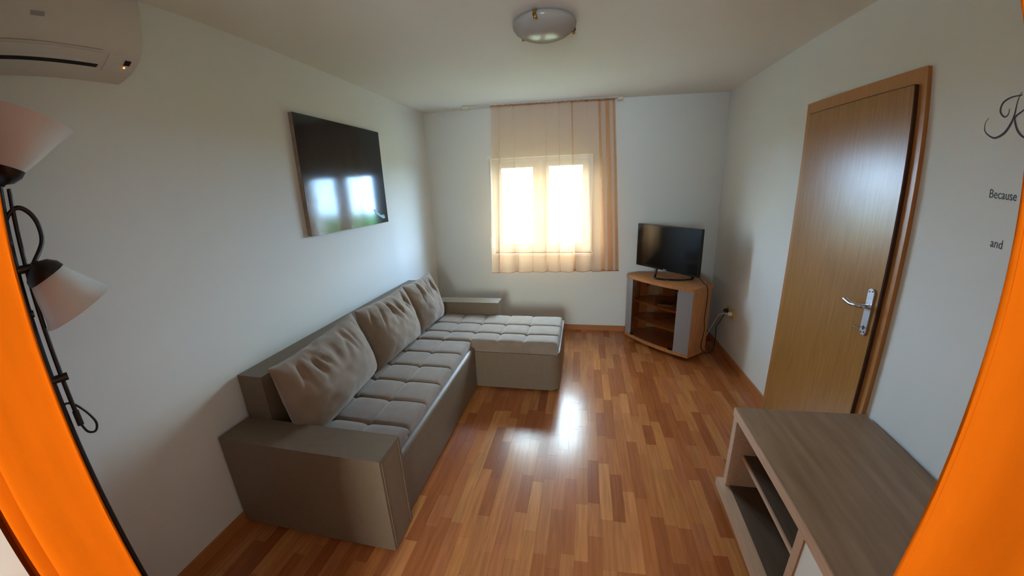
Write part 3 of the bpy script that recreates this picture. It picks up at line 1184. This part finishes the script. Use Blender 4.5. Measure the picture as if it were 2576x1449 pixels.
part('front_strip', front_strip(.005, .115, -.022, -.004, .066, .677), 'grey', ts)
part('front_strip', front_strip(.81, .995, -.022, -.004, .066, .677), 'grey', ts)
gd = part('glass_door', front_strip(.118, .807, -.012, -.007, .072, .672, 12), 'smoke', ts, smooth=60)
for t, z0, z1 in ((.135, .067, .085), (.765, .067, .085), (.38, .655, .676), (.79, .655, .676)):
    b_ = front_strip(t - .025, t + .025, -.016, -.0035, z0, z1, 3)
    h_ = obj('hinge', b_, 'black', gd)
for z in (.428, .236):
    sh = [front(.12 + .69 * k / 8, -.055) for k in range(9)] + [(1.15, 3.45), (1.165, 3.92), (.64, 3.92), (.55, 3.80)]
    bm = bmesh.new()
    prism(bm, sh, z, z + .018)
    part('shelf', bm, 'beechin', ts)
for (cx_, cy_) in ((.58, 3.80), (.95, 3.36), (1.12, 3.86), (.66, 3.88), (1.10, 3.46)):
    bm = bmesh.new()
    lathe(bm, [(0, 0), (.02, 0), (.022, .02), (.02, .035), (0, .035)], 14, Matrix.Translation((cx_, cy_, 0)))
    part('caster', bm, 'blackm', ts, smooth=40)

# flat box on the upper shelf
dv = empty('flat_media_box', (.83, 3.62, .446))
tag(dv, 'flat black box with a pale rim lying on the upper shelf of the tv stand', 'media box')
q = [Vector((.742, 3.585, 0)), Vector((.872, 3.540, 0)), Vector((.918, 3.640, 0)), Vector((.80, 3.705, 0))]
bm = bmesh.new()
prism(bm, [(v.x, v.y) for v in q], .4462, .462)
part('case', bm, 'grey', dv, bevel=.002)
cq = sum(q, Vector()) / 4
bm = bmesh.new()
prism(bm, [((v - cq) * .93 + cq)[:2] for v in q], .462, .4635)
part('lid', bm, 'black', dv)

# ------------------------------------------------------------------ television
tv = empty('television', (.80, 3.63, .705))
tag(tv, 'black flat screen television standing on the beech corner stand', 'television')
TL_, TR_ = Vector((.566, 3.932, 0)), Vector((1.023, 3.350, 0))
td = (TR_ - TL_).normalized()
tn = Vector((td.y, -td.x, 0))
if tn.y > 0:
    tn = -tn
TZ0, TZ1 = .789, 1.222
TW = (TR_ - TL_).length


def tvbox(name, u0, u1, z0, z1, o0, o1, mt, bevel=0, parent=tv):
    bm = bmesh.new()
    prism(bm, [((TL_ + td * a + tn * b)[:2]) for a, b in ((u0, o0), (u1, o0), (u1, o1), (u0, o1))], z0, z1)
    return part(name, bm, mt, parent, bevel=bevel)


tvbox('back_shell', .0, TW, TZ0, TZ1, -.030, -.002, 'blackm', .006)
tvbox('back_bulge', .12, TW - .12, TZ0 + .03, TZ1 - .12, -.058, -.0302, 'blackm', .01)
bz = tvbox('bezel', 0, TW, TZ1 - .011, TZ1, -.002, .004, 'black')
tvbox('bezel', 0, TW, TZ0, TZ0 + .018, -.002, .004, 'black')
tvbox('bezel', 0, .011, TZ0 + .018, TZ1 - .011, -.002, .004, 'black')
tvbox('bezel', TW - .011, TW, TZ0 + .018, TZ1 - .011, -.002, .004, 'black')
tvbox('screen', .011, TW - .011, TZ0 + .018, TZ1 - .011, -.002, .001, 'screen')
tvbox('maker_mark', TW / 2 - .02, TW / 2 + .02, TZ0 + .005, TZ0 + .012, .004, .0046, 'grey')
bc = Vector((.885, 3.655, .705))
arc = []
for k in range(25):
    a = rad(188) + rad(178) * k / 24
    arc.append(bc + Vector((.185 * math.cos(a), .095 * math.sin(a), .0105)))
lt = (TL_ + td * .27 - tn * .01)
rt = (TL_ + td * .52 - tn * .01)
path = [Vector((lt.x, lt.y, TZ0 + .01)), Vector((.722, 3.70, .745))] + arc + [Vector((1.04, 3.60, .74)), Vector((rt.x + .03, rt.y + .06, TZ0 + .0))]
part('stand_loop', tb(smooth_path(path[:2] + arc[::2] + path[-2:], 4), .012, 10, .55), 'black', tv, smooth=50)

# power cable of the television
cabp = [Vector((1.035, 3.415, .80)), Vector((1.055, 3.40, .775)), Vector((1.085, 3.37, .735)), Vector((1.106, 3.348, .714)), Vector((1.119, 3.347, .66)), Vector((1.122, 3.352, .53)),
        Vector((1.114, 3.345, .394)), Vector((1.128, 3.355, .283)), Vector((1.112, 3.345, .143)), Vector((1.135, 3.370, .075)), Vector((1.195, 3.405, .03)),
        Vector((1.262, 3.455, .045)), Vector((1.284, 3.49, .129)), Vector((1.282, 3.492, .272)), Vector((1.305, 3.50, .315)), Vector((1.335, 3.468, .425))]
cab = empty('power_cable', cabp[10])
tag(cab, 'thin black power cable hanging from the television to the wall socket', 'cable')
part('cord', tb(smooth_path(cabp, 6), .0038, 8), 'blackm', cab, smooth=50)
bm = bmesh.new()
lathe(bm, [(0, 0), (.019, 0), (.019, .026), (.011, .038), (0, .038)], 18, Matrix.Translation((XR - .0122, 3.458, .452)) @ Matrix.Rotation(-PI / 2, 4, 'Y'))
part('plug', bm, 'blackm', cab, smooth=40)

# socket and white cable
sk = empty('wall_socket', (XR, 3.40, .447))
tag(sk, 'yellowed double wall socket beside the beech tv stand', 'socket')
bm = bmesh.new()
box(bm, XR - .010, XR, 3.325, 3.50, .405, .487)
part('frame', bm, 'socket', sk, bevel=.004)
for yy in (3.455, 3.37):
    bm = bmesh.new()
    lathe(bm, [(0, 0), (.025, 0), (.025, .002), (.020, .002), (0, .0015)], 24, Matrix.Translation((XR - .0100, yy, .447)) @ Matrix.Rotation(-PI / 2, 4, 'Y'))
    part('socket_well', bm, 'cream', sk, smooth=40)
wc = empty('white_cable', (1.30, 3.62, .02))
tag(wc, 'short white cable plugged into the yellowed wall socket', 'cable')
part('cord', tb(smooth_path([(1.325, 3.372, .440), (1.30, 3.41, .438), (1.285, 3.47, .40), (1.28, 3.53, .33), (1.27, 3.62, .20), (1.265, 3.72, .06), (1.262, 3.80, .01)], 6), .0035, 8), 'pvc', wc, smooth=50)
bm = bmesh.new()
lathe(bm, [(0, 0), (.018, 0), (.018, .022), (.010, .032), (0, .032)], 18, Matrix.Translation((XR - .0122, 3.372, .445)) @ Matrix.Rotation(-PI / 2, 4, 'Y'))
part('plug', bm, 'pvc', wc, smooth=40)

# ------------------------------------------------------------------ low oak cabinet at the right wall
lc = empty('low_cabinet', (.757, 1.68, 0), rad(-1.5))
tag(lc, 'low grey oak cabinet with open shelves and white fronts against the right wall', 'cabinet')
LCL, LCD, LCH = 1.30, .588, .552      # length, depth, height; local: x = depth, y = -length


def lpart(name, bm, mt, bevel=.002, parent=lc):
    return obj(name, bm, mt, parent, bevel=bevel)


lt_ = lpart('top', bx(.0, LCD, -LCL, 0, LCH - .045, LCH), 'oak', .003)
lpart('top_edge', bx(-.006, -.0003, -LCL, 0, LCH - .045, LCH - .002), 'oakedge', .002)
lpart('side_panel', bx(0, LCD, -.040, 0, .105, LCH - .0455), 'oakedge')
lpart('side_panel', bx(0, LCD, -LCL, -LCL + .04, .105, LCH - .0455), 'oakedge')
lpart('divider', bx(0, LCD - .02, -.685, -.645, .105, LCH - .0455), 'oakedge')
lpart('bottom_board', bx(-.028, LCD, -LCL - .01, .018, .06, .1045), 'oakedge', .003)
lpart('inner_floor_shade', bx(.02, LCD - .016, -.6445, -.0405, .105, .109), 'oakin', 0)  # dark sheet over the pale bottom board, recess shade in its colour
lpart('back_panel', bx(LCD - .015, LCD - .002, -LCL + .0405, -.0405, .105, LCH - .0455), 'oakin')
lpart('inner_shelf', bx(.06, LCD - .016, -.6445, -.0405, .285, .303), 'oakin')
lpart('shelf_edge', bx(.052, .0597, -.6445, -.0405, .285, .303), 'oakedge', .001)
for y0, y1 in ((-.965, -.690), (-1.255, -.970)):
    d_ = lpart('door_front', bx(.004, .022, y0, y1, .110, LCH - .049), 'white', .003)
    kb = bmesh.new()
    lathe(kb, [(0, 0), (.008, 0), (.006, .012), (.011, .02), (0, .022)], 16,
          Matrix.Translation((.004, y1 - .03 if y0 < -1.2 else y0 + .03, .32)) @ Matrix.Rotation(-PI / 2, 4, 'Y'))
    obj('knob', kb, 'chrome', d_, smooth=40)
for fx, fy in ((.05, -.06), (.05, -LCL + .06), (LCD - .05, -.06), (LCD - .05, -LCL + .06)):
    lpart('foot', bx(fx - .03, fx + .03, fy - .03, fy + .03, 0, .0595), 'oakin')

# ------------------------------------------------------------------ lettering on the right wall
def stroke(bm, pix, wd_):
    pts = smooth_path([at(px, py, 'x', XR) for px, py in pix], 8)
    n = len(pts)
    L, R = [], []
    for i, p in enumerate(pts):
        t = (pts[min(i + 1, n - 1)] - pts[max(i - 1, 0)]).normalized()
        s = Vector((0, -t.z, t.y))
        f = i / (n - 1) * (len(wd_) - 1)
        k = min(int(f), len(wd_) - 2)
        w_ = (wd_[k] + (wd_[k + 1] - wd_[k]) * (f - k)) / 2
        L.append(p + s * w_)
        R.append(p - s * w_)
    o = Vector((-.0008, 0, 0))
    A = [bm.verts.new(v + o) for v in L]
    B = [bm.verts.new(v + o) for v in R]
    for i in range(n - 1):
        bm.faces.new((A[i], A[i + 1], B[i + 1], B[i]))


bm = bmesh.new()
stroke(bm, [(2488, 297), (2479, 311), (2479, 332), (2500, 347), (2524, 337), (2541, 315), (2552, 290), (2560, 256), (2570, 233), (2573, 240)], [.002, .003, .004, .006, .009, .009, .007, .004, .002, .001])
stroke(bm, [(2573, 239), (2545, 245), (2524, 259), (2517, 280), (2526, 294), (2536, 289), (2540, 273)], [.003, .005, .007, .008, .005, .004, .002])
stroke(bm, [(2590, 266), (2572, 280), (2555, 294), (2554, 308), (2560, 328), (2572, 343), (2588, 350)], [.003, .005, .006, .008, .009, .007, .003])
o = obj('script_letter', bm, 'ink')
tag(o, 'large black script letter K on the right wall above the words', 'wall lettering')


def word(txt, px, py, size, label):
    cu = bpy.data.curves.new('lettering', 'FONT')
    cu.body = txt
    cu.size = size
    cu.extrude = .0004
    cu.resolution_u = 3
    t = bpy.data.objects.new('lettering_tmp', cu)
    COL.objects.link(t)
    dg = bpy.context.evaluated_depsgraph_get()
    me = bpy.data.meshes.new_from_object(t.evaluated_get(dg))
    bpy.data.objects.remove(t)
    me.materials.clear()
    o = link('wall_word', me, 'ink')
    p = at(px, py, 'x', XR)
    o.matrix_world = Matrix(((0, 0, -1, XR - .0005), (-.86, 0, 0, p.y), (0, 1, 0, p.z), (0, 0, 0, 1)))
    tag(o, label, 'wall lettering')


word('Because', 2487, 497, .042, 'small dark word Because on the white right wall')
word('and', 2490, 620, .042, 'small dark word and lowest on the white right wall')

# ------------------------------------------------------------------ outdoors
gm = bmesh.new()
gx = [-30 + 60 * i / 40 for i in range(41)]
gyv = [4.6 + 36 * j / 30 for j in range(31)]
V = [[gm.verts.new((x, y, -.55 + .12 * mnoise.noise(Vector((x * .3, y * .3, 0))))) for y in gyv] for x in gx]
for i in range(40):
    for j in range(30):
        gm.faces.new((V[i][j], V[i + 1][j], V[i + 1][j + 1], V[i][j + 1]))
o = obj('lawn', gm, 'grass', smooth=60)
tag(o, 'green lawn outside the window', 'lawn', kind='structure')
hm = bmesh.new()
n_ = 60
rows = [(-.55, 0), (.2, -.42), (.75, -.38), (.95, 0), (.75, .38), (.2, .42), (-.55, .1)]
Rg = []
for i in range(n_ + 1):
    x = -9 + 14 * i / n_
    Rg.append([hm.verts.new((x, 11 + dy + .16 * mnoise.noise(Vector((x * 1.7, k * 1.3, 2))), z + .14 * mnoise.noise(Vector((x * 1.5, k * 2.1, 7))) * (z > 0))) for k, (z, dy) in enumerate(rows)])
for i in range(n_):
    for k in range(len(rows) - 1):
        hm.faces.new((Rg[i][k], Rg[i + 1][k], Rg[i + 1][k + 1], Rg[i][k + 1]))
hm.faces.new(Rg[0])
hm.faces.new(Rg[-1][::-1])
o = obj('garden_hedge', hm, 'hedge', smooth=60)
tag(o, 'low green hedge across the lawn outside the window', 'hedge')
